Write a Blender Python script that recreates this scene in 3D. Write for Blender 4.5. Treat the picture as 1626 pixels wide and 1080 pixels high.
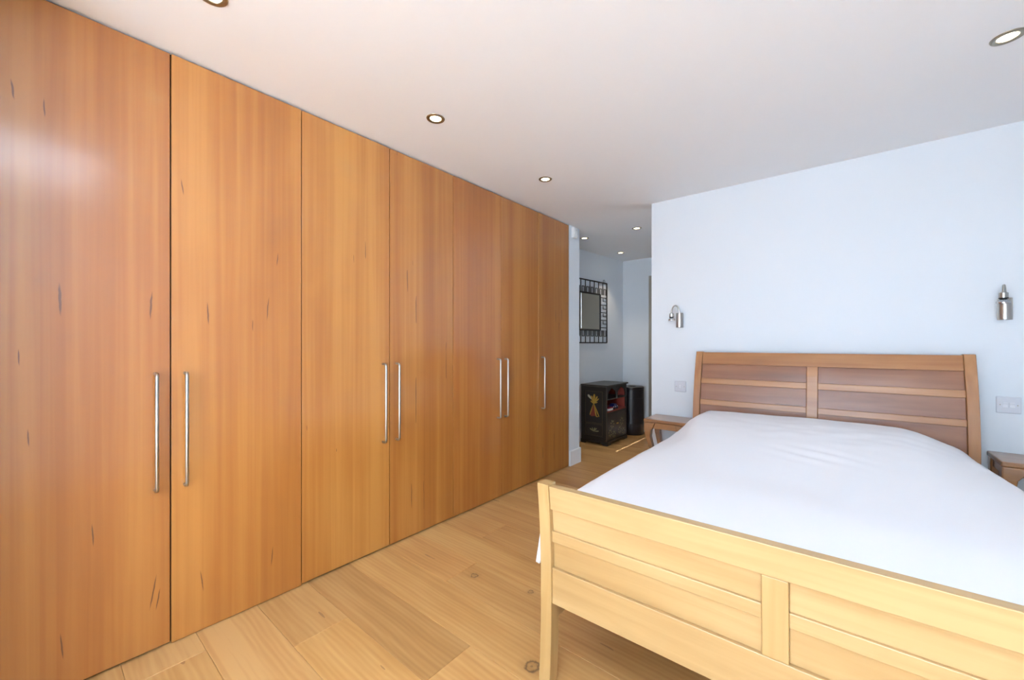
import bpy, bmesh, math, random
from mathutils import Vector, Matrix, noise

# ------------------------------------------------------------------ scene, camera, light
for o in list(bpy.data.objects):
    bpy.data.objects.remove(o, do_unlink=True)
SC = bpy.context.scene
COL = SC.collection
W_PX, H_PX = 1626.0, 1080.0
F_PX = 638.0
HORIZON = 546.5
YAW = math.atan(527.0 / 638.0)
CAM_H = 1.214
ROOM_H = 2.40

cam_data = bpy.data.cameras.new('camera')
cam = bpy.data.objects.new('camera', cam_data)
COL.objects.link(cam)
cam.location = (0, 0, CAM_H)
cam.rotation_euler = (math.radians(90), 0, YAW)
cam_data.sensor_width = 36.0
cam_data.lens = F_PX / W_PX * 36.0
cam_data.shift_y = (HORIZON - H_PX / 2) / W_PX
cam_data.clip_start = 0.02
SC.camera = cam

SC.view_settings.view_transform = 'Standard'
SC.view_settings.look = 'None'
SC.view_settings.gamma = 1.0
SC.view_settings.use_curve_mapping = False
SC.view_settings.exposure = 0.72
SC.cycles.use_denoising = True
SC.cycles.max_bounces = 6
SC.cycles.diffuse_bounces = 4
SC.cycles.glossy_bounces = 3
SC.cycles.transparent_max_bounces = 6
SC.cycles.sample_clamp_indirect = 8.0
SC.cycles.use_adaptive_sampling = True
SC.cycles.adaptive_threshold = 0.03

SKY_STRENGTH = 7.0
world = bpy.data.worlds.new('daylight')
SC.world = world
world.use_nodes = True
wn = world.node_tree.nodes
bg = wn['Background']
bg.inputs['Color'].default_value = (0.66, 0.815, 1.0, 1)
bg.inputs['Strength'].default_value = SKY_STRENGTH

# high sun from beyond the hall: it lights the added terrace and only grazes in through the added rooflight
sun_data = bpy.data.lights.new('sun', 'SUN')
sun_data.energy = 80.0
sun_data.color = (0.88, 0.95, 1.0)
sun_data.angle = math.radians(0.6)
sun = bpy.data.objects.new('sun', sun_data)
COL.objects.link(sun)
sun.rotation_euler = Vector((0.0, -1.0, -1.6)).to_track_quat('-Z', 'Y').to_euler()

def portal(name, loc, rot, sx, sy):
    l = bpy.data.lights.new(name, 'AREA')
    l.shape = 'RECTANGLE'
    l.size, l.size_y = sx, sy
    l.cycles.is_portal = True
    o = bpy.data.objects.new(name, l)
    o.location = loc
    o.rotation_euler = rot
    COL.objects.link(o)
    return o

# room limits (metres); camera stands at x = 0, y = 0
X_DOOR = -2.10          # face of the wardrobe doors
X_RIGHT = 1.02          # right wall
Y_REAR = -1.75          # wall behind the camera
Y_HEAD = 3.372          # wall with the bed head
Y_HALL = 5.46           # far wall of the hall
X_CORNER = -1.254       # free end of the bed-head wall
REAR_WIN = (-1.20, 0.75, 0.06, 2.25)     # x0 x1 z0 z1
ADDED_ROOF_WIN = (-0.60, 0.85, -0.85, 0.38)    # x0 x1 y0 y1
portal('window_portal', ((REAR_WIN[0] + REAR_WIN[1]) / 2, Y_REAR - 0.16, (REAR_WIN[2] + REAR_WIN[3]) / 2),
       (math.radians(-90), 0, 0), REAR_WIN[1] - REAR_WIN[0], REAR_WIN[3] - REAR_WIN[2])
portal('window_portal', (-0.08, 4.03, 1.61), (math.radians(-90), 0, math.radians(90)), 0.54, 0.72)
portal('window_portal', ((ADDED_ROOF_WIN[0] + ADDED_ROOF_WIN[1]) / 2, (ADDED_ROOF_WIN[2] + ADDED_ROOF_WIN[3]) / 2, ROOM_H + 0.2), (0, 0, 0),
       ADDED_ROOF_WIN[1] - ADDED_ROOF_WIN[0], ADDED_ROOF_WIN[3] - ADDED_ROOF_WIN[2])

# ------------------------------------------------------------------ materials
def srgb(r, g, b):
    def f(c):
        c /= 255.0
        return c / 12.92 if c <= 0.04045 else ((c + 0.055) / 1.055) ** 2.4
    return (f(r), f(g), f(b), 1.0)

def new_mat(name):
    m = bpy.data.materials.new(name)
    m.use_nodes = True
    nt = m.node_tree
    return m, nt, nt.nodes['Principled BSDF']

def plain(name, col, rough=0.6, metal=0.0, spec=0.5, bump=0.0, bump_scale=200.0, vary=0.0):
    m, nt, b = new_mat(name)
    b.inputs['Base Color'].default_value = col
    b.inputs['Roughness'].default_value = rough
    b.inputs['Metallic'].default_value = metal
    b.inputs['Specular IOR Level'].default_value = spec
    tc = nt.nodes.new('ShaderNodeTexCoord')
    if vary > 0:
        n = nt.nodes.new('ShaderNodeTexNoise')
        n.inputs['Scale'].default_value = 3.0
        n.inputs['Detail'].default_value = 3.0
        nt.links.new(tc.outputs['Object'], n.inputs['Vector'])
        mx = nt.nodes.new('ShaderNodeMix'); mx.data_type = 'RGBA'
        mx.inputs['A'].default_value = tuple(c * (1 - vary) for c in col[:3]) + (1,)
        mx.inputs['B'].default_value = tuple(min(1, c * (1 + vary)) for c in col[:3]) + (1,)
        nt.links.new(n.outputs['Fac'], mx.inputs['Factor'])
        nt.links.new(mx.outputs['Result'], b.inputs['Base Color'])
    if bump > 0:
        n = nt.nodes.new('ShaderNodeTexNoise')
        n.inputs['Scale'].default_value = bump_scale
        n.inputs['Detail'].default_value = 2.0
        nt.links.new(tc.outputs['Object'], n.inputs['Vector'])
        bp = nt.nodes.new('ShaderNodeBump')
        bp.inputs['Strength'].default_value = bump
        bp.inputs['Distance'].default_value = 0.002
        nt.links.new(n.outputs['Fac'], bp.inputs['Height'])
        nt.links.new(bp.outputs['Normal'], b.inputs['Normal'])
    return m

def wood(name, light, mid, dark, axis, across=28.0, along=1.1, bands=7.0, band_amt=0.5, fleck=0.0, rough=0.35,
         coat=0.0, use_tint=False, knots=False, fleck_scale=(60.0, 1.9), rings=0.0, fleck_col=(0.10, 0.035, 0.012, 1), streaks=(), world_knots=()):
    """wood grain running along local axis 0/1/2; random offset per object"""
    m, nt, b = new_mat(name)
    N, L = nt.nodes, nt.links
    tc = N.new('ShaderNodeTexCoord')
    oi = N.new('ShaderNodeObjectInfo')
    off = N.new('ShaderNodeVectorMath'); off.operation = 'SCALE'
    off.inputs[0].default_value = (13.7, 9.1, 17.3)
    L.new(oi.outputs['Random'], off.inputs['Scale'])
    add = N.new('ShaderNodeVectorMath'); add.operation = 'ADD'
    L.new(tc.outputs['Object'], add.inputs[0]); L.new(off.outputs['Vector'], add.inputs[1])

    def stretched(a_along, a_across):
        mp = N.new('ShaderNodeMapping')
        s = [a_across] * 3
        s[axis] = a_along
        mp.inputs['Scale'].default_value = s
        L.new(add.outputs['Vector'], mp.inputs['Vector'])
        return mp.outputs['Vector']

    def noise_node(vec, detail=4.0, dist=0.0, scale=1.0):
        n = N.new('ShaderNodeTexNoise')
        n.inputs['Scale'].default_value = scale
        n.inputs['Detail'].default_value = detail
        n.inputs['Distortion'].default_value = dist
        L.new(vec, n.inputs['Vector'])
        return n.outputs['Fac']

    fine = noise_node(stretched(along, across), 5.0, 0.4)
    broad = noise_node(stretched(0.12, bands), 1.5, 0.0)
    fig = noise_node(stretched(1.3, 3.2), 2.0, 0.6)
    def math_node(op, a, bb):
        n = N.new('ShaderNodeMath'); n.operation = op
        for i, v in enumerate((a, bb)):
            if hasattr(v, 'is_linked'): L.new(v, n.inputs[i])
            else: n.inputs[i].default_value = v
        return n.outputs[0]
    f1 = math_node('MULTIPLY', fine, 0.55 - 0.2 * band_amt)
    f2 = math_node('MULTIPLY', broad, 0.45 * band_amt + 0.1)
    f3 = math_node('MULTIPLY', fig, 0.35 - 0.25 * band_amt + 0.1)
    tot = math_node('ADD', math_node('ADD', f1, f2), f3)
    if rings > 0:
        wv = N.new('ShaderNodeTexWave')
        wv.wave_type = 'BANDS'
        wv.bands_direction = 'XYZ'[(axis + 1) % 3] if axis == 0 else 'X'
        wv.inputs['Scale'].default_value = 9.0
        wv.inputs['Distortion'].default_value = 9.0
        wv.inputs['Detail'].default_value = 2.0
        wv.inputs['Detail Scale'].default_value = 0.6
        L.new(stretched(0.35, 1.6), wv.inputs['Vector'])
        tot = math_node('ADD', tot, math_node('MULTIPLY', math_node('SUBTRACT', wv.outputs['Fac'], 0.5), rings))
    ramp = N.new('ShaderNodeValToRGB')
    ramp.color_ramp.elements[0].position = 0.33
    ramp.color_ramp.elements[0].color = dark
    ramp.color_ramp.elements[1].position = 0.66
    ramp.color_ramp.elements[1].color = light
    e = ramp.color_ramp.elements.new(0.5); e.color = mid
    L.new(tot, ramp.inputs['Fac'])
    colour = ramp.outputs['Color']
    if fleck > 0:
        # sparse dark pitch streaks along the grain
        wob = N.new('ShaderNodeTexNoise'); wob.inputs['Scale'].default_value = 7.0
        L.new(add.outputs['Vector'], wob.inputs['Vector'])
        wsc = N.new('ShaderNodeVectorMath'); wsc.operation = 'SCALE'; wsc.inputs['Scale'].default_value = 0.9
        L.new(wob.outputs['Color'], wsc.inputs[0])
        wad = N.new('ShaderNodeVectorMath'); wad.operation = 'ADD'
        L.new(stretched(fleck_scale[1], fleck_scale[0]), wad.inputs[0]); L.new(wsc.outputs['Vector'], wad.inputs[1])
        vo = N.new('ShaderNodeTexVoronoi')
        vo.inputs['Scale'].default_value = 1.0
        L.new(wad.outputs['Vector'], vo.inputs['Vector'])
        sep = N.new('ShaderNodeSeparateColor')
        L.new(vo.outputs['Color'], sep.inputs['Color'])
        keep = math_node('GREATER_THAN', sep.outputs['Red'], 1.0 - 0.42 * fleck)
        size = math_node('MULTIPLY', sep.outputs['Green'], 0.24)
        near = math_node('LESS_THAN', vo.outputs['Distance'], size)
        fac = math_node('MULTIPLY', math_node('MULTIPLY', keep, near), 0.72)
        mx = N.new('ShaderNodeMix'); mx.data_type = 'RGBA'
        mx.inputs['B'].default_value = fleck_col
        L.new(fac, mx.inputs['Factor']); L.new(colour, mx.inputs['A'])
        colour = mx.outputs['Result']
    if streaks:
        # single slanted pitch pockets at fixed places of the veneer: (y, z, half width, half length, slant)
        sp = N.new('ShaderNodeSeparateXYZ'); L.new(tc.outputs['Object'], sp.inputs[0])
        wb = noise_node(tc.outputs['Object'], 3.0, 0.0, 22.0)
        wob2 = math_node('MULTIPLY', math_node('SUBTRACT', wb, 0.5), 2.2)
        acc = None
        for (sy, sz, hw_, hl_, sl_) in streaks:
            dz = math_node('SUBTRACT', sp.outputs['Z'], sz)
            dy = math_node('ADD', math_node('SUBTRACT', sp.outputs['Y'], sy), math_node('MULTIPLY', dz, sl_))
            e1 = math_node('ADD', math_node('MULTIPLY', dy, 1.0 / hw_), wob2)
            e2 = math_node('MULTIPLY', dz, 1.0 / hl_)
            r2 = math_node('ADD', math_node('MULTIPLY', e1, e1), math_node('MULTIPLY', e2, e2))
            v = math_node('MAXIMUM', math_node('SUBTRACT', 1.0, r2), 0.0)
            acc = v if acc is None else math_node('MAXIMUM', acc, v)
        fac = math_node('MINIMUM', math_node('MULTIPLY', acc, 1.3), 0.85)
        mx = N.new('ShaderNodeMix'); mx.data_type = 'RGBA'
        mx.inputs['B'].default_value = fleck_col
        L.new(fac, mx.inputs['Factor']); L.new(colour, mx.inputs['A'])
        colour = mx.outputs['Result']
    if world_knots:
        ge = N.new('ShaderNodeNewGeometry')
        wk = N.new('ShaderNodeTexNoise'); wk.inputs['Scale'].default_value = 60.0
        L.new(ge.outputs['Position'], wk.inputs['Vector'])
        wsc2 = math_node('MULTIPLY', math_node('SUBTRACT', wk.outputs['Fac'], 0.5), 0.020)
        acc = None
        for (kx, ky, kr) in world_knots:
            dn = N.new('ShaderNodeVectorMath'); dn.operation = 'DISTANCE'
            dn.inputs[1].default_value = (kx, ky, 0)
            L.new(ge.outputs['Position'], dn.inputs[0])
            d = math_node('DIVIDE', math_node('ADD', dn.outputs['Value'], wsc2), kr)
            ringd = math_node('ABSOLUTE', math_node('SUBTRACT', d, 0.8), 0.0)
            v = math_node('MAXIMUM', math_node('MAXIMUM', math_node('SUBTRACT', 1.0, math_node('MULTIPLY', ringd, 3.2)), 0.0),
                          math_node('MAXIMUM', math_node('SUBTRACT', 0.9, math_node('MULTIPLY', d, 3.0)), 0.0))
            halo = math_node('MAXIMUM', math_node('MULTIPLY', math_node('SUBTRACT', 2.2, d), 0.16), 0.0)
            v = math_node('MAXIMUM', v, halo)
            acc = v if acc is None else math_node('MAXIMUM', acc, v)
        mx = N.new('ShaderNodeMix'); mx.data_type = 'RGBA'
        mx.inputs['B'].default_value = (0.06, 0.028, 0.014, 1)
        L.new(math_node('MULTIPLY', acc, 0.8), mx.inputs['Factor']); L.new(colour, mx.inputs['A'])
        colour = mx.outputs['Result']
    if knots:
        mp = stretched(2.0, 2.6)
        vo = N.new('ShaderNodeTexVoronoi'); vo.inputs['Scale'].default_value = 1.0
        L.new(mp, vo.inputs['Vector'])
        sep = N.new('ShaderNodeSeparateColor'); L.new(vo.outputs['Color'], sep.inputs['Color'])
        keep = math_node('GREATER_THAN', sep.outputs['Red'], 0.72)
        d = vo.outputs['Distance']
        ringk = math_node('MULTIPLY', math_node('LESS_THAN', d, 0.055), math_node('GREATER_THAN', d, 0.03))
        core = math_node('LESS_THAN', d, 0.012)
        fac = math_node('MULTIPLY', math_node('MULTIPLY', keep, math_node('ADD', ringk, core)), 0.6)
        mx = N.new('ShaderNodeMix'); mx.data_type = 'RGBA'
        mx.inputs['B'].default_value = (0.05, 0.025, 0.015, 1)
        L.new(fac, mx.inputs['Factor']); L.new(colour, mx.inputs['A'])
        colour = mx.outputs['Result']
    if use_tint:
        mu = N.new('ShaderNodeMix'); mu.data_type = 'RGBA'; mu.blend_type = 'MULTIPLY'
        mu.inputs['Factor'].default_value = 1.0
        L.new(colour, mu.inputs['A']); L.new(oi.outputs['Color'], mu.inputs['B'])
        colour = mu.outputs['Result']
    L.new(colour, b.inputs['Base Color'])
    b.inputs['Roughness'].default_value = rough
    if coat > 0:
        b.inputs['Coat IOR'].default_value = 1.55 if coat >= 1.0 else 1.5
        b.inputs['Coat Weight'].default_value = coat
        b.inputs['Coat Roughness'].default_value = 0.17
    bp = N.new('ShaderNodeBump'); bp.inputs['Strength'].default_value = 0.06; bp.inputs['Distance'].default_value = 0.001
    L.new(fine, bp.inputs['Height']); L.new(bp.outputs['Normal'], b.inputs['Normal'])
    return m

M = {}
M['wall'] = plain('white_paint', (0.70, 0.735, 0.775, 1), 0.75, bump=0.08, bump_scale=260)
M['ceiling'] = plain('ceiling_paint', (0.88, 0.885, 0.895, 1), 0.8)
M['trim'] = plain('trim_gloss', (0.82, 0.83, 0.85, 1), 0.4)
M['door_wood'] = wood('cherry_veneer', srgb(178, 120, 54), srgb(163, 102, 40), srgb(146, 86, 31), 2, across=42, along=0.7,
                      bands=6.5, band_amt=1.0, fleck=0.30, rough=0.5, coat=1.0, use_tint=True)
STREAKS = [(0.210, 1.370, 0.0042, 0.062, 0.06), (0.449, 1.366, 0.0036, 0.060, -0.06), (0.631, 1.345, 0.0034, 0.052, 0.06),
           (0.863, 1.382, 0.0030, 0.060, -0.08), (0.107, 2.05, 0.003, 0.035, 0.10), (0.175, 2.02, 0.0022, 0.035, 0.05),
           (0.455, 0.235, 0.003, 0.070, -0.16), (0.470, 0.200, 0.0025, 0.045, -0.16), (0.29, 0.52, 0.0026, 0.045, 0.04),
           (0.215, 0.160, 0.0024, 0.05, 0.06), (0.61, 0.210, 0.0024, 0.05, 0.10), (0.882, 0.205, 0.0026, 0.05, -0.08),
           (0.14, 0.90, 0.0022, 0.032, 0.05), (0.905, 1.62, 0.0024, 0.035, -0.08), (0.545, 1.86, 0.0024, 0.035, 0.12), (0.12, 1.17, 0.002, 0.03, 0.05),
           (0.80, 1.30, 0.002, 0.03, 0.0), (0.56, 0.66, 0.002, 0.03, 0.05)]
M['door_figured'] = wood('cherry_veneer_streaked', srgb(178, 120, 54), srgb(163, 102, 40), srgb(146, 86, 31), 2, across=42, along=0.7,
                      bands=6.5, band_amt=1.0, fleck=0.0, rough=0.5, coat=1.0, use_tint=True, streaks=STREAKS)
M['carcass'] = plain('dark_carcass', srgb(52, 26, 12), 0.8)
M['oak'] = wood('oak_plank', srgb(198, 154, 98), srgb(184, 137, 82), srgb(166, 119, 68), 0, across=30, along=1.3,
                bands=5.0, band_amt=0.45, fleck=0.25, rough=0.42, use_tint=True, world_knots=((-1.495, 1.499, 0.020), (-1.182, 1.576, 0.014), (-0.905, 1.215, 0.030)), rings=0.07,
                fleck_scale=(30.0, 5.0), fleck_col=(0.25, 0.12, 0.05, 1))
M['subfloor'] = plain('subfloor', srgb(120, 80, 45), 0.9)
M['bed_x'] = wood('alder_lengthwise', srgb(182, 149, 102), srgb(169, 135, 88), srgb(154, 117, 71), 0, across=26, along=1.6,
                  bands=7, band_amt=0.35, rough=0.38, coat=0.2)
M['bed_z'] = wood('alder_upright', srgb(182, 149, 100), srgb(169, 134, 84), srgb(154, 116, 67), 2, across=26, along=1.6,
                  bands=7, band_amt=0.35, rough=0.38, coat=0.2)
M['head_x'] = wood('alder_red_lengthwise', srgb(168, 116, 70), srgb(154, 101, 57), srgb(136, 85, 46), 0, across=26, along=1.6,
                  bands=7, band_amt=0.35, fleck=0.12, rough=0.38, coat=0.35)  # redder, darker tone than the footboard alder
M['head_z'] = wood('alder_red_upright', srgb(168, 118, 72), srgb(154, 103, 59), srgb(138, 87, 48), 2, across=26, along=1.6,
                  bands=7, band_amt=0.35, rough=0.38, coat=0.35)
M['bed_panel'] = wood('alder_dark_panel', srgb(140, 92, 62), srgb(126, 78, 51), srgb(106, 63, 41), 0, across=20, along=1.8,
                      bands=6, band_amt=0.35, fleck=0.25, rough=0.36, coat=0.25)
M['stand'] = wood('nightstand_wood', srgb(150, 104, 62), srgb(132, 88, 50), srgb(110, 70, 40), 0, across=24, along=2.0,
                  bands=6, band_amt=0.4, rough=0.36, coat=0.7)
M['linen'] = plain('white_linen', (0.83, 0.83, 0.86, 1), 0.85, bump=0.12, bump_scale=700)
M['steel'] = plain('brushed_steel', (0.44, 0.42, 0.39, 1), 0.28, 1.0, bump=0.05, bump_scale=400)
M['bezel'] = plain('bezel_metal', (0.36, 0.32, 0.25, 1), 0.35, 1.0)
M['chrome'] = plain('chrome', (0.75, 0.75, 0.76, 1), 0.12, 1.0)
M['black'] = plain('black_rubber', (0.012, 0.012, 0.012, 1), 0.5)
M['switch'] = plain('switch_plastic', (0.60, 0.61, 0.66, 1), 0.4)
M['rocker'] = plain('rocker_plastic', (0.74, 0.75, 0.79, 1), 0.35)
M['sensor'] = plain('sensor_plastic', (0.80, 0.80, 0.79, 1), 0.5)
M['lacquer'] = plain('black_lacquer', (0.012, 0.009, 0.007, 1), 0.35, vary=0.3)
M['lacquer_top'] = plain('worn_lacquer', (0.035, 0.030, 0.026, 1), 0.38, vary=0.3)
M['red'] = plain('red_lacquer', srgb(150, 62, 48), 0.5, vary=0.1)
M['gold'] = plain('gold_leaf', srgb(176, 138, 58), 0.4, 0.5, vary=0.25)
M['olive'] = plain('olive_paint', srgb(122, 116, 82), 0.5)
M['robe'] = plain('robe_paint', srgb(120, 48, 30), 0.5, vary=0.2)
M['ivory'] = plain('ivory_paint', srgb(178, 172, 150), 0.5)
M['edge_line'] = plain('worn_edge', srgb(74, 60, 40), 0.5)
M['leather'] = plain('dark_leather', (0.012, 0.010, 0.013, 1), 0.33, bump=0.15, bump_scale=300)
M['iron'] = plain('black_iron', (0.012, 0.011, 0.010, 1), 0.45)
M['mirror'] = plain('mirror_silver', (0.86, 0.88, 0.86, 1), 0.02, 1.0)
M['taupe'] = plain('taupe_door_paint', srgb(150, 142, 130), 0.5)
M['navy'] = plain('navy_plastic', srgb(26, 34, 92), 0.35)
M['crimson'] = plain('crimson_card', srgb(150, 22, 46), 0.5)
M['card_white'] = plain('white_card', (0.75, 0.76, 0.76, 1), 0.55)
M['frame_white'] = plain('window_frame_paint', (0.78, 0.79, 0.8, 1), 0.4)
M['terrace'] = plain('terrace_stone', srgb(196, 200, 206), 0.8, vary=0.1)

def glass_mat(name, tint, gloss):
    m = bpy.data.materials.new(name); m.use_nodes = True
    nt = m.node_tree; nt.nodes.clear()
    out = nt.nodes.new('ShaderNodeOutputMaterial')
    tr = nt.nodes.new('ShaderNodeBsdfTransparent'); tr.inputs['Color'].default_value = tint
    gl = nt.nodes.new('ShaderNodeBsdfGlossy'); gl.inputs['Roughness'].default_value = 0.02
    mx = nt.nodes.new('ShaderNodeMixShader'); mx.inputs[0].default_value = gloss
    nt.links.new(tr.outputs[0], mx.inputs[1]); nt.links.new(gl.outputs[0], mx.inputs[2])
    nt.links.new(mx.outputs[0], out.inputs['Surface'])
    return m
M['pane'] = glass_mat('window_glass', (0.97, 0.985, 0.98, 1), 0.05)
M['bulb_glass'] = glass_mat('bulb_glass', (0.8, 0.82, 0.86, 1), 0.62)

def emit_mat(name, col, s):
    m = bpy.data.materials.new(name); m.use_nodes = True
    nt = m.node_tree; nt.nodes.clear()
    out = nt.nodes.new('ShaderNodeOutputMaterial')
    e = nt.nodes.new('ShaderNodeEmission')
    e.inputs['Color'].default_value = col; e.inputs['Strength'].default_value = s
    nt.links.new(e.outputs[0], out.inputs['Surface'])
    return m
M['lamp_on'] = emit_mat('lamp_face_lit', (1.0, 0.86, 0.58, 1), 6.0)

# ------------------------------------------------------------------ helpers
def tag(o, label=None, cat=None, group=None, kind=None):
    if label: o['label'] = label
    if cat: o['category'] = cat
    if group: o['group'] = group
    if kind: o['kind'] = kind
    return o

def thing(name, label, cat, loc=(0, 0, 0), rz=0.0, group=None):
    o = bpy.data.objects.new(name, None)
    o.empty_display_size = 0.1
    COL.objects.link(o)
    o.location = loc; o.rotation_euler = (0, 0, rz)
    return tag(o, label, cat, group)

def link(name, mesh, mat, parent=None, loc=None, bevel=0.0, smooth=False):
    o = bpy.data.objects.new(name, mesh)
    COL.objects.link(o)
    if mat is not None and not mesh.materials:
        mesh.materials.append(mat)
    if parent is not None: o.parent = parent
    if loc is not None: o.location = loc
    if bevel > 0:
        md = o.modifiers.new('bevel', 'BEVEL')
        md.width = bevel; md.segments = 2; md.limit_method = 'ANGLE'; md.angle_limit = math.radians(35)
    if smooth:
        for p in mesh.polygons: p.use_smooth = True
    return o

def mesh_from(bm, name):
    bmesh.ops.recalc_face_normals(bm, faces=bm.faces)
    me = bpy.data.meshes.new(name)
    bm.to_mesh(me); bm.free()
    return me

def add_box(bm, x0, x1, y0, y1, z0, z1):
    vs = [bm.verts.new(p) for p in ((x0, y0, z0), (x1, y0, z0), (x1, y1, z0), (x0, y1, z0),
                                    (x0, y0, z1), (x1, y0, z1), (x1, y1, z1), (x0, y1, z1))]
    for f in ((0, 3, 2, 1), (4, 5, 6, 7), (0, 1, 5, 4), (1, 2, 6, 5), (2, 3, 7, 6), (3, 0, 4, 7)):
        bm.faces.new([vs[i] for i in f])

def box(name, b, mat, parent=None, bevel=0.0, loc=None):
    bm = bmesh.new()
    bs = b if isinstance(b, list) else [b]
    for q in bs: add_box(bm, *q)
    return link(name, mesh_from(bm, name), mat, parent, loc, bevel)

def add_prism(bm, pts, axis, a, b):
    """extrude a 2-D polygon along axis from a to b"""
    def P(p, t):
        if axis == 0: return (t, p[0], p[1])
        if axis == 1: return (p[0], t, p[1])
        return (p[0], p[1], t)
    v0 = [bm.verts.new(P(p, a)) for p in pts]
    v1 = [bm.verts.new(P(p, b)) for p in pts]
    n = len(pts)
    bm.faces.new(v0); bm.faces.new(v1[::-1])
    for i in range(n):
        bm.faces.new((v0[i], v0[(i + 1) % n], v1[(i + 1) % n], v1[i]))

def prism(name, pts, axis, a, b, mat, parent=None, bevel=0.0):
    bm = bmesh.new(); add_prism(bm, pts, axis, a, b)
    return link(name, mesh_from(bm, name), mat, parent, None, bevel)

def add_tube(bm, pts, rad, n=12, cap=True):
    pts = [Vector(p) for p in pts]
    rads = rad if isinstance(rad, (list, tuple)) else [rad] * len(pts)
    rings = []
    up = None
    for i, p in enumerate(pts):
        if i == 0: d = pts[1] - pts[0]
        elif i == len(pts) - 1: d = pts[-1] - pts[-2]
        else: d = pts[i + 1] - pts[i - 1]
        d.normalize()
        if up is None:
            up = d.orthogonal().normalized()
        up = (up - d * up.dot(d)).normalized()
        s = d.cross(up)
        rings.append([bm.verts.new(p + (up * math.cos(2 * math.pi * k / n) + s * math.sin(2 * math.pi * k / n)) * rads[i]) for k in range(n)])
    for r0, r1 in zip(rings, rings[1:]):
        for k in range(n):
            bm.faces.new((r0[k], r0[(k + 1) % n], r1[(k + 1) % n], r1[k]))
    if cap:
        bm.faces.new(rings[0][::-1]); bm.faces.new(rings[-1])

def tube(name, pts, rad, mat, parent=None, n=12):
    bm = bmesh.new(); add_tube(bm, pts, rad, n)
    o = link(name, mesh_from(bm, name), mat, parent, None, 0, True)
    sharp(o)
    return o

def add_lathe(bm, prof, n=32, c=(0, 0, 0)):
    rings = []
    for r, z in prof:
        if r < 1e-6: rings.append([bm.verts.new((c[0], c[1], c[2] + z))])
        else: rings.append([bm.verts.new((c[0] + r * math.cos(2 * math.pi * k / n), c[1] + r * math.sin(2 * math.pi * k / n), c[2] + z)) for k in range(n)])
    for a, b in zip(rings, rings[1:]):
        for k in range(n):
            k2 = (k + 1) % n
            if len(a) == 1 and len(b) == 1: continue
            if len(a) == 1: bm.faces.new((a[0], b[k2], b[k]))
            elif len(b) == 1: bm.faces.new((a[k], a[k2], b[0]))
            else: bm.faces.new((a[k], a[k2], b[k2], b[k]))

def sharp(o, ang=40):
    me = o.data
    bm = bmesh.new(); bm.from_mesh(me)
    for e in bm.edges:
        if len(e.link_faces) == 2 and e.calc_face_angle(0) > math.radians(ang): e.smooth = False
    bm.to_mesh(me); bm.free()

def lathe(name, prof, mat, parent=None, n=32, c=(0, 0, 0), loc=None):
    bm = bmesh.new(); add_lathe(bm, prof, n, c)
    o = link(name, mesh_from(bm, name), mat, parent, loc, 0, True)
    sharp(o)
    return o

def sheet(name, pts, mat, parent):
    bm = bmesh.new(); bm.faces.new([bm.verts.new(p) for p in pts])
    return link(name, mesh_from(bm, name), mat, parent)

def copy_tree(o, parent=None):
    c = o.copy(); COL.objects.link(c)
    if parent is not None: c.parent = parent
    for ch in list(o.children): copy_tree(ch, c)
    return c

def struct(o, label, cat):
    return tag(o, label, cat, None, 'structure')

# ------------------------------------------------------------------ room shell
floor = struct(box('floor', (-2.8, X_RIGHT + 0.2, Y_REAR - 0.2, Y_HALL + 0.1, -0.10, -0.0155), M['subfloor']),
               'honey oak plank floor running through bedroom and hall', 'floor')
PW = 0.228
rnd = random.Random(5)
plank_meshes = {}
def plank_mesh(length):
    key = round(length, 3)
    if key not in plank_meshes:
        bm = bmesh.new(); g = 0.0004; c = 0.0014
        x0, x1, y0, y1 = g, length - g, g, PW - g
        lo = [bm.verts.new(p) for p in ((x0, y0, -0.015), (x1, y0, -0.015), (x1, y1, -0.015), (x0, y1, -0.015))]
        md = [bm.verts.new(p) for p in ((x0, y0, -0.0014), (x1, y0, -0.0014), (x1, y1, -0.0014), (x0, y1, -0.0014))]
        tp = [bm.verts.new(p) for p in ((x0 + c, y0 + c, 0), (x1 - c, y0 + c, 0), (x1 - c, y1 - c, 0), (x0 + c, y1 - c, 0))]
        for a, b in ((lo, md), (md, tp)):
            for k in range(4): bm.faces.new((a[k], a[(k + 1) % 4], b[(k + 1) % 4], b[k]))
        bm.faces.new(tp); bm.faces.new(lo[::-1])
        plank_meshes[key] = mesh_from(bm, 'plank')
        plank_meshes[key].materials.append(M['oak'])
    return plank_meshes[key]
row_joint = {0: -1.95, 1: -1.05, 2: -1.70, 3: -1.16, 4: -0.55, 5: -1.572, 6: -0.9, 7: -1.75, 8: -1.2}
tone = {(2, 0): 0.93, (3, 0): 0.86, (3, 1): 1.04, (4, 0): 1.02, (5, 0): 1.08, (5, 1): 0.98, (2, 1): 1.04, (1, 0): 1.02}
y_first = 0.457 - PW
k0 = math.floor((Y_REAR - y_first) / PW)
k1 = math.ceil((Y_HALL - y_first) / PW)
LEN = 2.05
for k in range(k0, k1 + 1):
    y = y_first + k * PW
    if y + PW > Y_HALL + 0.1: continue
    xmin = -2.125 if y < 3.60 else -2.62
    j = row_joint.get(k, -2.1 + rnd.uniform(0.1, 1.9))
    cuts = [xmin]
    x = j
    while x - LEN > xmin + 0.12: x -= LEN
    while x < X_RIGHT + 0.05:
        if x > xmin + 0.05: cuts.append(x)
        x += LEN
    cuts.append(X_RIGHT + 0.12)
    for i, (a, b) in enumerate(zip(cuts, cuts[1:])):
        t = tone.get((k, i), rnd.uniform(0.93, 1.06))
        p = link('plank', plank_mesh(b - a), None, floor, (a, y, 0))
        p.color = (t, t * rnd.uniform(0.985, 1.01), t * rnd.uniform(0.96, 1.02), 1)

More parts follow.
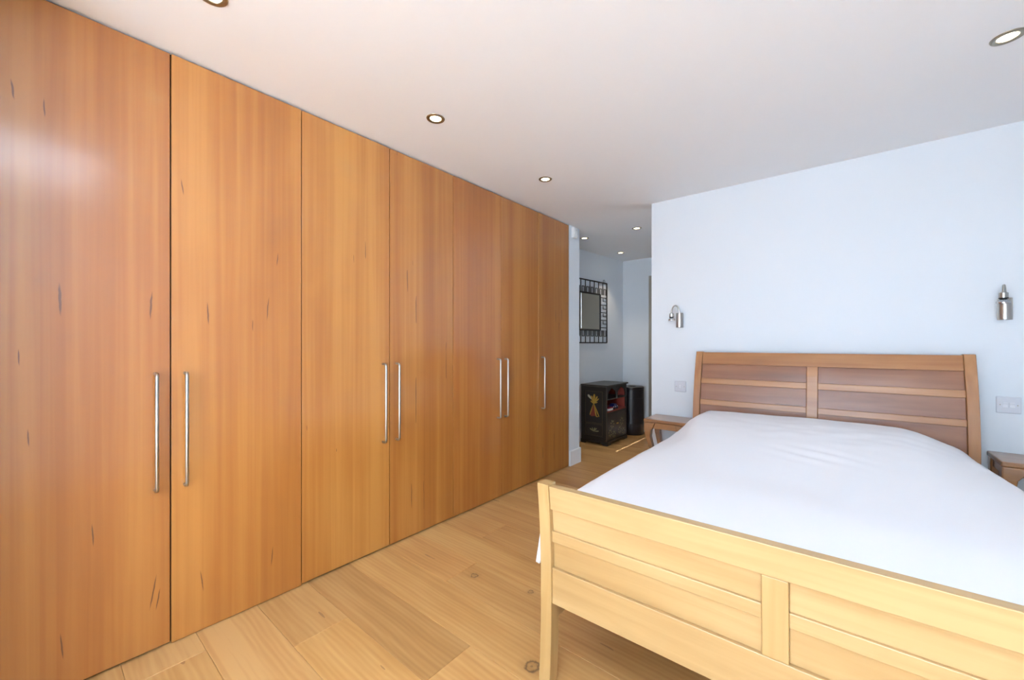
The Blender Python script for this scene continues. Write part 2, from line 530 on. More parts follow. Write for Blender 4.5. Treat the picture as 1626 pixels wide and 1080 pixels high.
rx0, rx1, ry0, ry1 = ADDED_ROOF_WIN
CZ = (ROOM_H, ROOM_H + 0.18)
struct(box('ceiling', [(-2.95, rx0, Y_REAR - 0.2, Y_HALL + 0.15) + CZ, (rx1, X_RIGHT + 0.2, Y_REAR - 0.2, Y_HALL + 0.15) + CZ,
                       (rx0, rx1, Y_REAR - 0.2, ry0) + CZ, (rx0, rx1, ry1, Y_HALL + 0.15) + CZ], M['ceiling']),
       'flat white painted ceiling with recessed downlights', 'ceiling')
struct(box('wall_back', (X_CORNER, X_RIGHT + 0.2, Y_HEAD, Y_HEAD + 0.12, -0.014, ROOM_H), M['wall']),
       'white painted wall behind the bed head', 'wall')
struct(box('wall_right', (X_RIGHT, X_RIGHT + 0.2, Y_REAR, Y_HEAD, -0.014, ROOM_H), M['wall']),
       'plain white wall on the right side of the bed', 'wall')
x0, x1, z0, z1 = REAR_WIN
struct(box('wall_front', [(-2.8, x0, Y_REAR - 0.2, Y_REAR, -0.014, ROOM_H), (x1, X_RIGHT + 0.2, Y_REAR - 0.2, Y_REAR, -0.014, ROOM_H),
                          (x0, x1, Y_REAR - 0.2, Y_REAR, -0.014, z0), (x0, x1, Y_REAR - 0.2, Y_REAR, z1, ROOM_H)], M['wall']),
       'white wall with wide garden window facing the bed foot', 'wall')
struct(box('wall_left', [(-2.95, -2.75, Y_REAR, 3.64, -0.014, ROOM_H), (-2.75, -1.80, Y_REAR, -0.160, -0.014, ROOM_H)], M['wall']),  # last box: unseen wall return, deepened to shade the nearest door
       'white wall carrying the row of wardrobes, with an added return shading the first door', 'wall')
struct(box('wall_nib', (-2.75, X_DOOR - 0.006, 3.440, 3.640, -0.014, ROOM_H), M['wall']),
       'narrow white wall end after the last wardrobe door', 'wall')
bm = bmesh.new()
add_prism(bm, [(-2.62, 3.64), (-2.443, Y_HALL + 0.02), (-2.75, Y_HALL + 0.02), (-2.75, 3.64)], 2, -0.014, ROOM_H)
struct(link('wall_hall_left', mesh_from(bm, 'wall_hall_left'), M['wall']), 'white hall wall where the iron mirror hangs', 'wall')
DX0, DX1, DZ = -2.015, -1.585, 2.13
struct(box('wall_hall_far', [(-2.75, DX0, Y_HALL, Y_HALL + 0.12, -0.014, ROOM_H), (DX1, -0.1, Y_HALL, Y_HALL + 0.12, -0.014, ROOM_H),
                             (DX0, DX1, Y_HALL, Y_HALL + 0.12, DZ, ROOM_H)], M['wall']),
       'white end wall of the hall behind the dark bin', 'wall')
HW = (3.76, 4.30, 1.25, 1.97)      # added hall window, brightens the mirror wall: y0 y1 z0 z1
struct(box('wall_hall_right', [(-0.22, -0.1, Y_HEAD + 0.12, HW[0], -0.014, ROOM_H), (-0.22, -0.1, HW[1], Y_HALL, -0.014, ROOM_H),
                               (-0.22, -0.1, HW[0], HW[1], -0.014, HW[2]), (-0.22, -0.1, HW[0], HW[1], HW[3], ROOM_H)], M['wall']),
       'white side wall closing the hall', 'wall')

def skirting(name, pts, h, t, label):
    """pts: polyline on the floor, the skirting stands on its right-hand side"""
    bm = bmesh.new()
    for (ax, ay), (bx, by) in zip(pts, pts[1:]):
        d = Vector((bx - ax, by - ay)).normalized(); nrm = Vector((d.y, -d.x)) * t
        prof = [(0, 0), (t, 0), (t, h - 0.008), (t - 0.005, h), (0, h)]
        ra = [bm.verts.new((ax + d.y * p, ay - d.x * p, z)) for p, z in prof]
        rb = [bm.verts.new((bx + d.y * p, by - d.x * p, z)) for p, z in prof]
        n = len(prof)
        for k in range(n): bm.faces.new((ra[k], ra[(k + 1) % n], rb[(k + 1) % n], rb[k]))
        bm.faces.new(ra[::-1]); bm.faces.new(rb)
    return struct(link(name, mesh_from(bm, name), M['trim']), label, 'baseboard')
skirting('baseboard_nib', [(X_DOOR - 0.006, 3.442), (X_DOOR - 0.006, 3.652)], 0.15, 0.014, 'tall white skirting on the narrow wall end')
skirting('baseboard_back', [(X_CORNER, Y_HEAD), (X_RIGHT, Y_HEAD)], 0.15, 0.014, 'white skirting along the bed wall')
skirting('baseboard_hall_left', [(-2.62, 3.645), (-2.445, Y_HALL)], 0.15, 0.014, 'white skirting beside the black cabinet')
skirting('baseboard_hall_far', [(-2.44, Y_HALL), (DX0 - 0.05, Y_HALL)], 0.15, 0.014, 'white skirting behind the dark bin')
skirting('baseboard_right', [(X_RIGHT, Y_HEAD - 0.015), (X_RIGHT, Y_REAR + 0.01)], 0.15, 0.014, 'white skirting under the right wall')

# hall cupboard door
door = struct(box('door_1', (DX0 + 0.031, DX1 - 0.031, Y_HALL + 0.021, Y_HALL + 0.06, 0.004, DZ - 0.031), M['taupe']),
              'narrow taupe cupboard door in the hall end wall', 'door')
tube('door_handle', [(DX1 - 0.07, Y_HALL + 0.021, 1.02), (DX1 - 0.07, Y_HALL - 0.02, 1.02), (DX1 - 0.17, Y_HALL - 0.02, 1.02)], 0.008, M['steel'], door)
struct(box('trim_1', [(DX0 - 0.05, DX0 + 0.03, Y_HALL - 0.018, Y_HALL + 0.02, 0, DZ + 0.02), (DX1 - 0.03, DX1 + 0.05, Y_HALL - 0.018, Y_HALL + 0.02, 0, DZ + 0.02),
                      (DX0 + 0.03, DX1 - 0.03, Y_HALL - 0.018, Y_HALL + 0.02, DZ - 0.03, DZ + 0.02)], M['taupe'], bevel=0.003),
       'taupe frame around the hall door', 'door frame')

# windows: one behind the camera; hall window and rooflight added for light
def glazing(name, along, lo, hi, z0, z1, fixed, n, label):
    bars = []; t = 0.055
    w = (hi - lo) / n
    def B(a, b, c, d):
        return (a, b, fixed - 0.03, fixed + 0.03, c, d) if along == 'x' else (fixed - 0.03, fixed + 0.03, a, b, c, d)
    bars += [B(lo, hi, z0, z0 + t), B(lo, hi, z1 - t, z1)]
    for i in range(n + 1):
        c = lo + i * w
        a, b = max(lo, c - t * 0.6), min(hi, c + t * 0.6)
        if i == 0: b = lo + t
        if i == n: a = hi - t
        bars.append(B(a, b, z0 + t, z1 - t))
    fr = struct(box(name, bars, M['frame_white']), label, 'window')
    for i in range(n):
        a, b = lo + i * w + t * 0.6, lo + (i + 1) * w - t * 0.6
        P = (lambda u, z: (u, fixed, z)) if along == 'x' else (lambda u, z: (fixed, u, z))
        sheet('pane', [P(a, z0 + t), P(b, z0 + t), P(b, z1 - t), P(a, z1 - t)], M['pane'], fr)
glazing('window_1', 'x', REAR_WIN[0], REAR_WIN[1], REAR_WIN[2], REAR_WIN[3], Y_REAR - 0.09, 3, 'wide white framed garden window facing the bed foot')
glazing('added_hall_window', 'y', HW[0], HW[1], HW[2], HW[3], -0.16, 2, 'white framed hall window added to brighten the mirror wall')
rt = 0.05  # unseen rooflight, added in place of flash bounced off the ceiling
roof = struct(box('added_rooflight', [(rx0, rx1, ry0, ry0 + rt, ROOM_H + 0.10, ROOM_H + 0.16), (rx0, rx1, ry1 - rt, ry1, ROOM_H + 0.10, ROOM_H + 0.16),
                               (rx0, rx0 + rt, ry0 + rt, ry1 - rt, ROOM_H + 0.10, ROOM_H + 0.16), (rx1 - rt, rx1, ry0 + rt, ry1 - rt, ROOM_H + 0.10, ROOM_H + 0.16)], M['frame_white']),
              'white framed rooflight added in the unseen ceiling, standing in for bounced flash', 'window')
sheet('pane', [(rx0 + rt, ry0 + rt, ROOM_H + 0.13), (rx1 - rt, ry0 + rt, ROOM_H + 0.13), (rx1 - rt, ry1 - rt, ROOM_H + 0.13), (rx0 + rt, ry1 - rt, ROOM_H + 0.13)], M['pane'], roof)

struct(box('bounce_terrace', (-9, 9, -14, Y_REAR - 0.2, -0.25, -0.12), M['terrace']),  # unseen ground, added to bounce sun up to the ceiling
       'pale stone terrace added outside the garden window to bounce light in', 'terrace')

# ------------------------------------------------------------------ wardrobes
DW = 0.5083
Y_W0 = 0.374 - DW
def pull_handle(parent, y, z0, z1, x):
    r = 0.0065; p = 0.036; c = 0.014
    pts = [(x + 0.0005, y, z0 + r)]
    pts.append((x + p - c, y, z0 + r))
    for a in (30, 60, 90):
        a = math.radians(a); pts.append((x + p - c + c * math.sin(a), y, z0 + r + c - c * math.cos(a)))
    for a in (90, 60, 30, 0):
        a = math.radians(a); pts.append((x + p - c + c * math.sin(a), y, z1 - r - c + c * math.cos(a)))
    pts.append((x + 0.0005, y, z1 - r))
    h = tube('handle', pts, r, M['steel'], parent, 12)
    h['label'] = 'brushed steel bar handle'
    return h
WARD = [(0, 2, 'tall cherry-veneer wardrobe with two doors nearest the camera, cut by the left frame edge'),
        (2, 2, 'tall cherry-veneer double wardrobe, second unit from the camera, before the bed foot'),
        (4, 2, 'tall cherry-veneer double wardrobe, third unit from the camera, beside the single-door one'),
        (6, 1, 'narrow single-door cherry wardrobe at the hall end of the row')]
tints = [(0.88, 0.81, 0.76), (0.98, 0.95, 0.90), (1.04, 1.06, 1.04), (0.98, 0.97, 0.95), (0.94, 0.86, 0.78), (0.92, 0.87, 0.78), (0.88, 0.82, 0.74)]  # veneer tone per door; the first darkened further to stand in for shade
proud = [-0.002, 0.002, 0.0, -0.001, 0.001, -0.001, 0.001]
for first, n, label in WARD:
    ya = Y_W0 + first * DW; yb = ya + n * DW
    t = thing('wardrobe', label, 'wardrobe', (X_DOOR, ya, 0), 0, 'built-in cherry wardrobes along the left wall')
    w = yb - ya
    box('body', (-0.63, -0.0235, 0.001, w - 0.001, 0.0, ROOM_H - 0.002), M['carcass'], t)
    for i in range(n):
        k = first + i
        a = i * DW + 0.0022; b = (i + 1) * DW - 0.0022
        lo = 0.010 if k != 1 else 0.004
        d = box('door', (-0.022 + proud[k], proud[k], a, b, lo, ROOM_H - 0.011), M['door_figured'] if k < 2 else M['door_wood'], t, 0.0012)
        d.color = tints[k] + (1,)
        left_hung = (k % 2 == 0) and k != 6
        hy = (b - 0.045) if left_hung else (a + 0.043)
        pull_handle(d, hy, 0.630, 1.102, proud[k])

# ------------------------------------------------------------------ downlights
def downlight(x, y, label, energy):
    t = thing('downlight', label, 'downlight', (x, y, ROOM_H), 0, 'recessed ceiling downlights')
    lathe('bezel', [(0.0475, 0.0), (0.046, -0.003), (0.042, -0.0048), (0.033, -0.0046), (0.0295, -0.002), (0.029, 0.0)], M['bezel'], t, 40)
    lathe('lamp_face', [(0.0, -0.0026), (0.018, -0.0026), (0.0265, -0.0012), (0.0288, -0.0004)], M['lamp_on'], t, 32)
    l = bpy.data.lights.new('downlight_beam', 'SPOT')
    l.energy = energy; l.color = (1.0, 0.85, 0.66); l.spot_size = math.radians(76); l.spot_blend = 0.55; l.shadow_soft_size = 0.03
    o = bpy.data.objects.new('downlight_beam', l); COL.objects.link(o); o.parent = t; o.location = (0, 0, -0.012)
    return t
downlight(-1.657, 0.402, 'lit round downlight above the nearest wardrobe, cut off by the top frame edge', 3)
downlight(-1.655, 1.373, 'lit brass-rimmed downlight in the ceiling above the second wardrobe', 3)
downlight(-1.655, 2.380, 'lit brass-rimmed downlight in the ceiling above the third wardrobe', 3)
downlight(0.488, 2.415, 'large lit downlight above the right side of the bed', 3)
downlight(-2.240, 3.985, 'small lit hall downlight next to the narrow wall end', 7)
downlight(-2.235, 4.920, 'farthest small lit downlight by the hall end wall', 12)
downlight(-1.635, 3.985, 'lit hall downlight nearest to the white bed wall', 7)

# ------------------------------------------------------------------ bed
BED_RZ = math.radians(0.7)
bx0, bx1 = -0.715, 0.715          # local half widths
bed_c = Vector((-0.146, 2.2))
bed = thing('bed', 'wooden sleigh bed with panelled headboard and footboard', 'bed', (bed_c.x, bed_c.y, 0), BED_RZ)
YF = 1.205 - bed_c.y              # front face of the footboard (local)
YH = 3.195 - bed_c.y              # front face of the headboard (local)
def prof_foot(z):
    o = 0.022 * max(0.0, (z - 0.35) / 0.36) ** 2 + 0.012 * max(0.0, (0.28 - z) / 0.28) ** 2
    return YF - o
def prof_head(z):
    return YH + 0.105 * max(0.0, (z - 0.58) / 0.575) ** 2
def curved(name, xa, xb, za, zb, f0, f1, prof, mat, n=6, round_top=False):
    """board following the sleigh curve; f0/f1 = front / back offset from the profile"""
    bm = bmesh.new(); rows = []
    zs = [za + (zb - za) * i / n for i in range(n + 1)]
    for i, z in enumerate(zs):
        a, b = f0, f1
        rows.append([bm.verts.new((xa, prof(z) + a, z)), bm.verts.new((xb, prof(z) + a, z)),
                     bm.verts.new((xb, prof(z) + b, z)), bm.verts.new((xa, prof(z) + b, z))])
    for r0, r1 in zip(rows, rows[1:]):
        for k in range(4): bm.faces.new((r0[k], r0[(k + 1) % 4], r1[(k + 1) % 4], r1[k]))
    bm.faces.new(rows[0][::-1]); bm.faces.new(rows[-1])
    return link(name, mesh_from(bm, name), mat, bed, None, 0.0025 if not round_top else 0.006)
# footboard
FT = 0.712
for xa, xb in ((bx0, bx0 + 0.046), (bx1 - 0.046, bx1)):
    curved('footboard_post', xa, xb, 0.0, FT + 0.006, -0.006, 0.046, prof_foot, M['bed_z'], 14)
xi0, xi1 = bx0 + 0.046, bx1 - 0.046
st = 0.029
curved('footboard_top_rail', xi0, xi1, 0.628, FT, 0.0, 0.034, prof_foot, M['bed_x'], 5)
curved('footboard_mid_rail', xi0, -st, 0.508, 0.548, 0.004, 0.032, prof_foot, M['bed_x'], 3)
curved('footboard_mid_rail', st, xi1, 0.508, 0.548, 0.004, 0.032, prof_foot, M['bed_x'], 3)
curved('footboard_stile', -st, st, 0.416, 0.628, 0.0005, 0.033, prof_foot, M['bed_z'], 6)
curved('footboard_bottom_rail', xi0, xi1, 0.288, 0.416, 0.0, 0.034, prof_foot, M['bed_x'], 4)
for xa, xb in ((xi0, -st), (st, xi1)):
    for za, zb in ((0.546, 0.630), (0.414, 0.510)):
        curved('footboard_panel', xa, xb, za, zb, 0.013, 0.026, prof_foot, M['bed_x'], 3)
# headboard
HT = 1.152
for xa, xb in ((bx0, bx0 + 0.046), (bx1 - 0.046, bx1)):
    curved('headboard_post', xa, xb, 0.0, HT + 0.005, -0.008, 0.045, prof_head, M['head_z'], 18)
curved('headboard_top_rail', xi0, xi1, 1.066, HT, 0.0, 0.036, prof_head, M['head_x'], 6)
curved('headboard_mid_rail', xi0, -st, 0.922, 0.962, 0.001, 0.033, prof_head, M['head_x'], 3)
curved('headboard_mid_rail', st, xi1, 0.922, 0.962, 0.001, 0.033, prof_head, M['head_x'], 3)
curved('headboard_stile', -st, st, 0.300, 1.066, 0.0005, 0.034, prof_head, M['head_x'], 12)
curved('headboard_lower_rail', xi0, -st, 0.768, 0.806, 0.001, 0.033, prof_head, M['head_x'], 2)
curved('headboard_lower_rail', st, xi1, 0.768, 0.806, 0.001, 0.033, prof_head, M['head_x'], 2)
for xa, xb in ((xi0, -st), (st, xi1)):
    for za, zb in ((0.960, 1.068), (0.804, 0.924), (0.300, 0.770)):
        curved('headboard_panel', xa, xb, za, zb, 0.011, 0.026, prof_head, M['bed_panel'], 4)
# side rails
for s in (-1, 1):
    xa = bx0 + 0.010 if s < 0 else bx1 - 0.034
    box('side_rail', (xa, xa + 0.024, YF + 0.045, YH - 0.008, 0.205, 0.335), M['bed_x'], bed, 0.003)
box('slat_base', [(-0.60, 0.60, YF + 0.08 + i * 0.135, YF + 0.15 + i * 0.135, 0.285, 0.305) for i in range(14)] +
    [(bx0 + 0.034, -0.60, YF + 0.05, YH - 0.01, 0.265, 0.285), (0.60, bx1 - 0.034, YF + 0.05, YH - 0.01, 0.265, 0.285),
     (-0.64, 0.64, YF + 0.05, YF + 0.08, 0.285, 0.305)], M['bed_x'], bed)

# mattress (its own thing, under the duvet)
bm = bmesh.new(); add_box(bm, -0.655, 0.655, YF + 0.056, YH - 0.022, 0.3055, 0.555)
mt = link('mattress', mesh_from(bm, 'mattress'), M['linen'], None, (bed_c.x, bed_c.y, 0), 0.03)
mt.rotation_euler = (0, 0, BED_RZ)
tag(mt, 'white mattress lying under the white duvet', 'mattress')

# duvet
def sst(a, b, x):
    t = min(1.0, max(0.0, (x - a) / (b - a))); return t * t * (3 - 2 * t)
bm = bmesh.new()
DY0, DY1 = YF + 0.052, YH - 0.012
NV, NU = 150, 150
HWL, HWR = 0.752, 0.752
R = 0.085
def duvet_pt(s, y):
    """s in -1..1 across the bed, hem to hem"""
    hw = (HWL if s < 0 else HWR) - 0.060 * sst(DY1 - 0.75, DY1 - 0.30, y)
    flat = hw - R
    base = 0.618 + 0.012 * sst(DY0, DY0 + 0.5, y)
    drop = 0.165 + 0.012 * math.sin(y * 9.0) + 0.010 * math.sin(y * 4.3 + 1)
    L = flat + R * math.pi / 2 + drop
    a = abs(s) * L; sg = -1 if s < 0 else 1
    if a < flat:
        x, z, nx, nz = a, 0.0, 0.0, 1.0
    elif a < flat + R * math.pi / 2:
        th = (a - flat) / R
        x, z = flat + R * math.sin(th), -R + R * math.cos(th)
        nx, nz = math.sin(th), math.cos(th)
    else:
        dd = a - flat - R * math.pi / 2
        x, z = hw + 0.10 * dd + 0.010 * math.sin(y * 13 + dd * 6) * dd / 0.16, -R - dd
        nx, nz = 1.0, 0.0
    X = sg * x
    # pillows under the cover
    edge_l = 1.0 - sst(-0.75, -0.45, X)
    py = (edge_l * sst(DY1 - 0.72, DY1 - 0.40, y) + (1 - edge_l) * sst(DY1 - 1.25, DY1 - 0.26, y)) * (1 - 0.30 * sst(DY1 - 0.16, DY1, y))
    ex = sst(-0.745, -0.55, X) if X < 0 else 1.0 - sst(0.36, 0.78, X)
    lump = 0.122 * py * ex
    crown = 0.012 * (1 - (X / hw) ** 2)
    foot = -0.02 * (1 - sst(DY0, DY0 + 0.12, y))
    p = Vector((X, y, base + z + (lump + crown + foot) * max(0.0, nz)))
    w = noise.noise(Vector((X * 2.3, y * 1.7, 3.1))) * 0.0065 + noise.noise(Vector((X * 7 + y * 3, y * 4 - X * 2, 9.3))) * 0.0032
    w += 0.004 * noise.noise(Vector((X * 9, y * 16, 1.7))) * sst(DY1 - 0.75, DY1 - 0.55, y) * (1 - sst(DY1 - 0.4, DY1 - 0.25, y))
    # short pull creases in the middle
    cx, cy = X - 0.05, y - 0.16
    w += 0.004 * math.exp(-(cx * cx / 0.02 + cy * cy / 0.006)) * math.sin(70 * (cy + 0.35 * cx))
    p += Vector((sg * nx, 0, nz)) * w
    return p
grid = []
for j in range(NV + 1):
    y = DY0 + (DY1 - DY0) * j / NV
    grid.append([bm.verts.new(duvet_pt(-1 + 2 * i / NU, y)) for i in range(NU + 1)])
for j in range(NV):
    for i in range(NU):
        bm.faces.new((grid[j][i], grid[j][i + 1], grid[j + 1][i + 1], grid[j + 1][i]))
duv = link('duvet', mesh_from(bm, 'duvet'), M['linen'], None, (bed_c.x, bed_c.y, 0), 0, True)
duv.rotation_euler = (0, 0, BED_RZ)
sd = duv.modifiers.new('thickness', 'SOLIDIFY'); sd.thickness = 0.016; sd.offset = -1
tag(duv, 'plain white duvet spread over the whole bed', 'duvet')

# ------------------------------------------------------------------ nightstands
def build_nightstand(label, loc):
    t = thing('nightstand', label, 'nightstand', loc, 0, 'pair of curved-leg nightstands')
    W, D, H = 0.325, 0.27, 0.632
    box('top', (0, W, 0.0, D, H - 0.026, H), M['stand'], t, 0.006)
    for y in (0.012, D - 0.034):
        box('apron', (0.055, W - 0.055, y, y + 0.02, H - 0.072, H - 0.026), M['stand'], t, 0.003)
    for x in (0.012, W - 0.032):
        box('apron', (x, x + 0.02, 0.03, D - 0.03, H - 0.072, H - 0.026), M['stand'], t, 0.003)
    for sx in (0, 1):
        for sy in (0, 1):
            zs = [H - 0.0265, H - 0.06, H - 0.09, H - 0.14, H - 0.20, H - 0.28, 0.26, 0.17, 0.09, 0.03, 0.0]
            inn = [0.090, 0.078, 0.056, 0.050, 0.062, 0.078, 0.086, 0.080, 0.066, 0.058, 0.060]   # inner edge
            out = [0.004, 0.002, 0.003, 0.012, 0.028, 0.046, 0.056, 0.050, 0.034, 0.022, 0.020]   # outer edge
            bm = bmesh.new(); rows = []
            for z, i_, o_ in zip(zs, inn, out):
                dpt = 0.012 + 0.036 * sst(0, H, z)
                xa, xb = (o_, i_) if sx == 0 else (W - i_, W - o_)
                sh = (o_ - 0.004) * 0.6
                ya, yb = (0.004 + sh, 0.010 + sh + dpt) if sy == 0 else (D - 0.010 - sh - dpt, D - 0.004 - sh)
                rows.append([bm.verts.new(p) for p in ((xa, ya, z), (xb, ya, z), (xb, yb, z), (xa, yb, z))])
            for r0, r1 in zip(rows, rows[1:]):
                for k in range(4): bm.faces.new((r0[k], r0[(k + 1) % 4], r1[(k + 1) % 4], r1[k]))
            bm.faces.new(rows[0]); bm.faces.new(rows[-1][::-1])
            o = link('leg', mesh_from(bm, 'leg'), M['stand'], t, None, 0.006)
    return t
build_nightstand('small wooden nightstand with curved legs on the hall side of the bed', (-1.212, 3.082, 0))
build_nightstand('small wooden nightstand at the right frame edge, under the double switch', (0.602, 3.082, 0))

# ------------------------------------------------------------------ wall lamps
def wall_lamp(x, z, ax, ay, label, rise=0.062, lift=0.0):
    t = thing('wall_lamp', label, 'wall lamp', (x, Y_HEAD, z), 0, 'brushed steel reading lamps on the bed wall')
    cy = -0.036
    lathe('body', [(0, -0.058), (0.0255, -0.058), (0.027, -0.0565), (0.027, 0.0565), (0.0255, 0.058), (0, 0.058)], M['steel'], t, 40, (0, cy, 0))
    box('wall_mount', (-0.018, 0.018, -0.014, -0.0006, -0.04, 0.04), M['steel'], t, 0.002)
    L = math.hypot(ax, ay); ux, uy = ax / L, ay / L
    sx, sy = ux * 0.004, cy + uy * 0.004
    pts = []
    for i in range(15):
        a = math.pi * i / 14
        d = L / 2 * (1 - math.cos(a)); h = rise * math.sin(a) ** 0.8 if 0 < i < 14 else 0
        pts.append((sx + ux * d, sy + uy * d, 0.056 + h + lift * i / 14))
    pts.append((sx + ux * L, sy + uy * L, 0.050 + lift))
    tube('arm', pts, 0.0058, M['steel'], t, 10)
    hx, hy, hz = sx + ux * L, sy + uy * L, 0.052 + lift
    lathe('lamp_holder', [(0, 0.008), (0.009, 0.008), (0.012, 0.004), (0.0175, 0.001), (0.0175, -0.024), (0, -0.024)], M['steel'], t, 28, (hx, hy, hz))
    lathe('collar', [(0, -0.0242), (0.0178, -0.0242), (0.0178, -0.029), (0, -0.029)], M['black'], t, 28, (hx, hy, hz))
    b = lathe('bulb', [(0.0, -0.0292), (0.011, -0.0292), (0.017, -0.034), (0.026, -0.044), (0.0275, -0.050), (0.026, -0.0545), (0.012, -0.0555), (0.0, -0.056)],
              M['bulb_glass'], t, 12, (hx, hy, hz))
    lathe('reflector', [(0.006, -0.031), (0.012, -0.036), (0.019, -0.046)], M['chrome'], b, 12, (hx, hy, hz))
wall_lamp(-1.014, 1.404, -0.046, -0.040, 'steel gooseneck reading lamp on wall beside the hall corner')
wall_lamp(0.664, 1.402, -0.016, -0.058, 'steel gooseneck reading lamp on wall above the double switch', 0.052, 0.028)

# ------------------------------------------------------------------ switches
def switch(x, z, n, label):
    t = thing('light_switch', label, 'light switch', (x, Y_HEAD, z), 0, 'wall switches by the bed')
    box('plate', (-0.044, 0.044, -0.009, -0.0005, -0.044, 0.044), M['switch'], t, 0.003)
    rw = 0.018 if n == 2 else 0.013
    for i in range(n):
        c = 0.0 if n == 1 else (-0.0125 + 0.025 * i)
        bm = bmesh.new()
        add_prism(bm, [(-0.0088, -0.013), (-0.0122, -0.013), (-0.0105, 0.0), (-0.0132, 0.013), (-0.0088, 0.013)], 0, c - rw / 2, c + rw / 2)
        link('rocker', mesh_from(bm, 'rocker'), M['rocker'], t, None, 0.0006)
    for s in (-1, 1):
        bm = bmesh.new(); add_tube(bm, [(s * 0.0305, -0.0088, 0), (s * 0.0305, -0.0102, 0)], 0.0027, 12)
        link('screw', mesh_from(bm, 'screw'), M['bezel'], t)
switch(-1.018, 0.872, 1, 'small grey single switch plate left of the headboard')
switch(0.683, 0.886, 2, 'grey double switch plate right of the headboard')

# ------------------------------------------------------------------ motion sensor on the nib
t = thing('motion_sensor', 'white alarm motion sensor high on the narrow wall end', 'motion sensor', (X_DOOR - 0.006, 3.515, 2.278))
bm = bmesh.new()
add_prism(bm, [(0.0004, 0.0), (0.030, 0.004), (0.040, 0.020), (0.042, 0.060), (0.034, 0.104), (0.026, 0.108), (0.0004, 0.108)], 1, -0.032, 0.032)
link('housing', mesh_from(bm, 'housing'), M['sensor'], t, None, 0.004)
lathe('lens', [(0.0, 0.012), (0.010, 0.011), (0.018, 0.006), (0.021, 0.0)], M['card_white'], t, 24, (0, 0, 0), (0.040, 0, 0.040)).rotation_euler = (0, math.radians(90), 0)
box('indicator', (0.036, 0.0395, -0.004, 0.004, 0.074, 0.078), M['black'], t)

# ------------------------------------------------------------------ black lacquer cabinet in the hall
CX0, CX1, CY0, CY1, CH = -2.515, -2.170, 4.395, 4.955, 0.722
cw, cd = CY1 - CY0, CX1 - CX0        # width along y, depth along x
cab = thing('lacquer_cabinet', 'small black lacquer cabinet painted with gold figures in the hall', 'cabinet', (CX0, CY0, 0))
bm = bmesh.new()
add_prism(bm, [(0.0, 0.0), (0.06, 0.0), (0.075, 0.022), (cd - 0.075 + 0.01, 0.022), (cd - 0.06 + 0.01, 0.0), (cd + 0.012, 0.0), (cd + 0.012, 0.052), (0.0, 0.052)], 1, -0.012, 0.0)
add_prism(bm, [(0.0, 0.0), (0.08, 0.0), (0.10, 0.022), (cw - 0.10, 0.022), (cw - 0.08, 0.0), (cw, 0.0), (cw, 0.052), (0.0, 0.052)], 0, cd, cd + 0.012)
add_box(bm, 0.0, cd, 0.0, cw, 0.024, 0.052)
link('plinth', mesh_from(bm, 'plinth'), M['lacquer'], cab, None, 0.003)
box('side', (0.0, cd, 0.0, 0.014, 0.052, CH - 0.02), M['lacquer'], cab, 0.002)
box('side', (0.0, cd, cw - 0.014, cw, 0.052, CH - 0.02), M['lacquer'], cab, 0.002)
box('back', (0.0, 0.010, 0.014, cw - 0.014, 0.052, CH - 0.02), M['red'], cab)
for ya in (0.0145, cw - 0.017):
    box('red_lining', (0.011, cd - 0.02, ya, ya + 0.0025, 0.408, CH - 0.021), M['red'], cab)
box('top', (-0.0, cd + 0.018, -0.018, cw + 0.018, CH - 0.019, CH), M['lacquer_top'], cab, 0.005)
box('shelf', (0.011, cd - 0.003, 0.018, cw - 0.018, 0.392, 0.406), M['red'], cab)
box('shelf', (0.011, cd - 0.003, 0.018, cw - 0.018, 0.540, 0.554), M['lacquer'], cab)
box('front_rail', (cd - 0.014, cd, 0.0145, cw - 0.0145, 0.380, 0.3915), M['lacquer'], cab)
# arched fretwork over the upper shelf
for b in range(2):
    a0 = 0.0145 + b * (cw - 0.029) / 2; a1 = a0 + (cw - 0.029) / 2
    mid = (a0 + a1) / 2; top = CH - 0.0205
    pts = [(a0, 0.5545), (a0 + 0.020, 0.5545), (a0 + 0.024, 0.60), (a0 + 0.044, 0.640), (mid - 0.030, 0.668), (mid, 0.685),
           (mid + 0.030, 0.668), (a1 - 0.044, 0.640), (a1 - 0.024, 0.60), (a1 - 0.020, 0.5545), (a1, 0.5545), (a1, top), (a0, top)]
    prism('arch', pts, 0, cd - 0.013, cd - 0.003, M['lacquer'], cab)
# lower doors
for b in range(2):
    a0 = 0.0155 + b * (cw - 0.029) / 2; a1 = a0 + (cw - 0.033) / 2
    d = box('door', (cd - 0.016, cd, a0, a1, 0.054, 0.378), M['lacquer'], cab, 0.002)
    c = (a0 + a1) / 2
    bm = bmesh.new()
    for q, (dy, dz, rr) in enumerate(((0.0, 0.24, 0.040), (0.05, 0.11, 0.034), (-0.055, 0.14, 0.036))):
        for k in range(7):
            a = 2 * math.pi * k / 7 + q
            px, pz = c + dy + rr * math.cos(a), dz + rr * math.sin(a)
            ca, sa = math.cos(a), math.sin(a)
            ring = [(px + 0.014 * math.cos(u) * ca - 0.006 * math.sin(u) * sa, pz + 0.014 * math.cos(u) * sa + 0.006 * math.sin(u) * ca) for u in [i * math.pi / 4 for i in range(8)]]
            add_prism(bm, ring, 0, cd + 0.0001, cd + 0.0018)
    link('painted_flowers', mesh_from(bm, 'painted_flowers'), M['olive'], d)
    lathe('knob', [(0, 0.012), (0.006, 0.010), (0.008, 0.005), (0.004, 0.0)], M['gold'], d, 14, (0, 0, 0),
          (cd + 0.0005, a1 - 0.015 if b == 0 else a0 + 0.015, 0.235)).rotation_euler = (0, math.radians(90), 0)
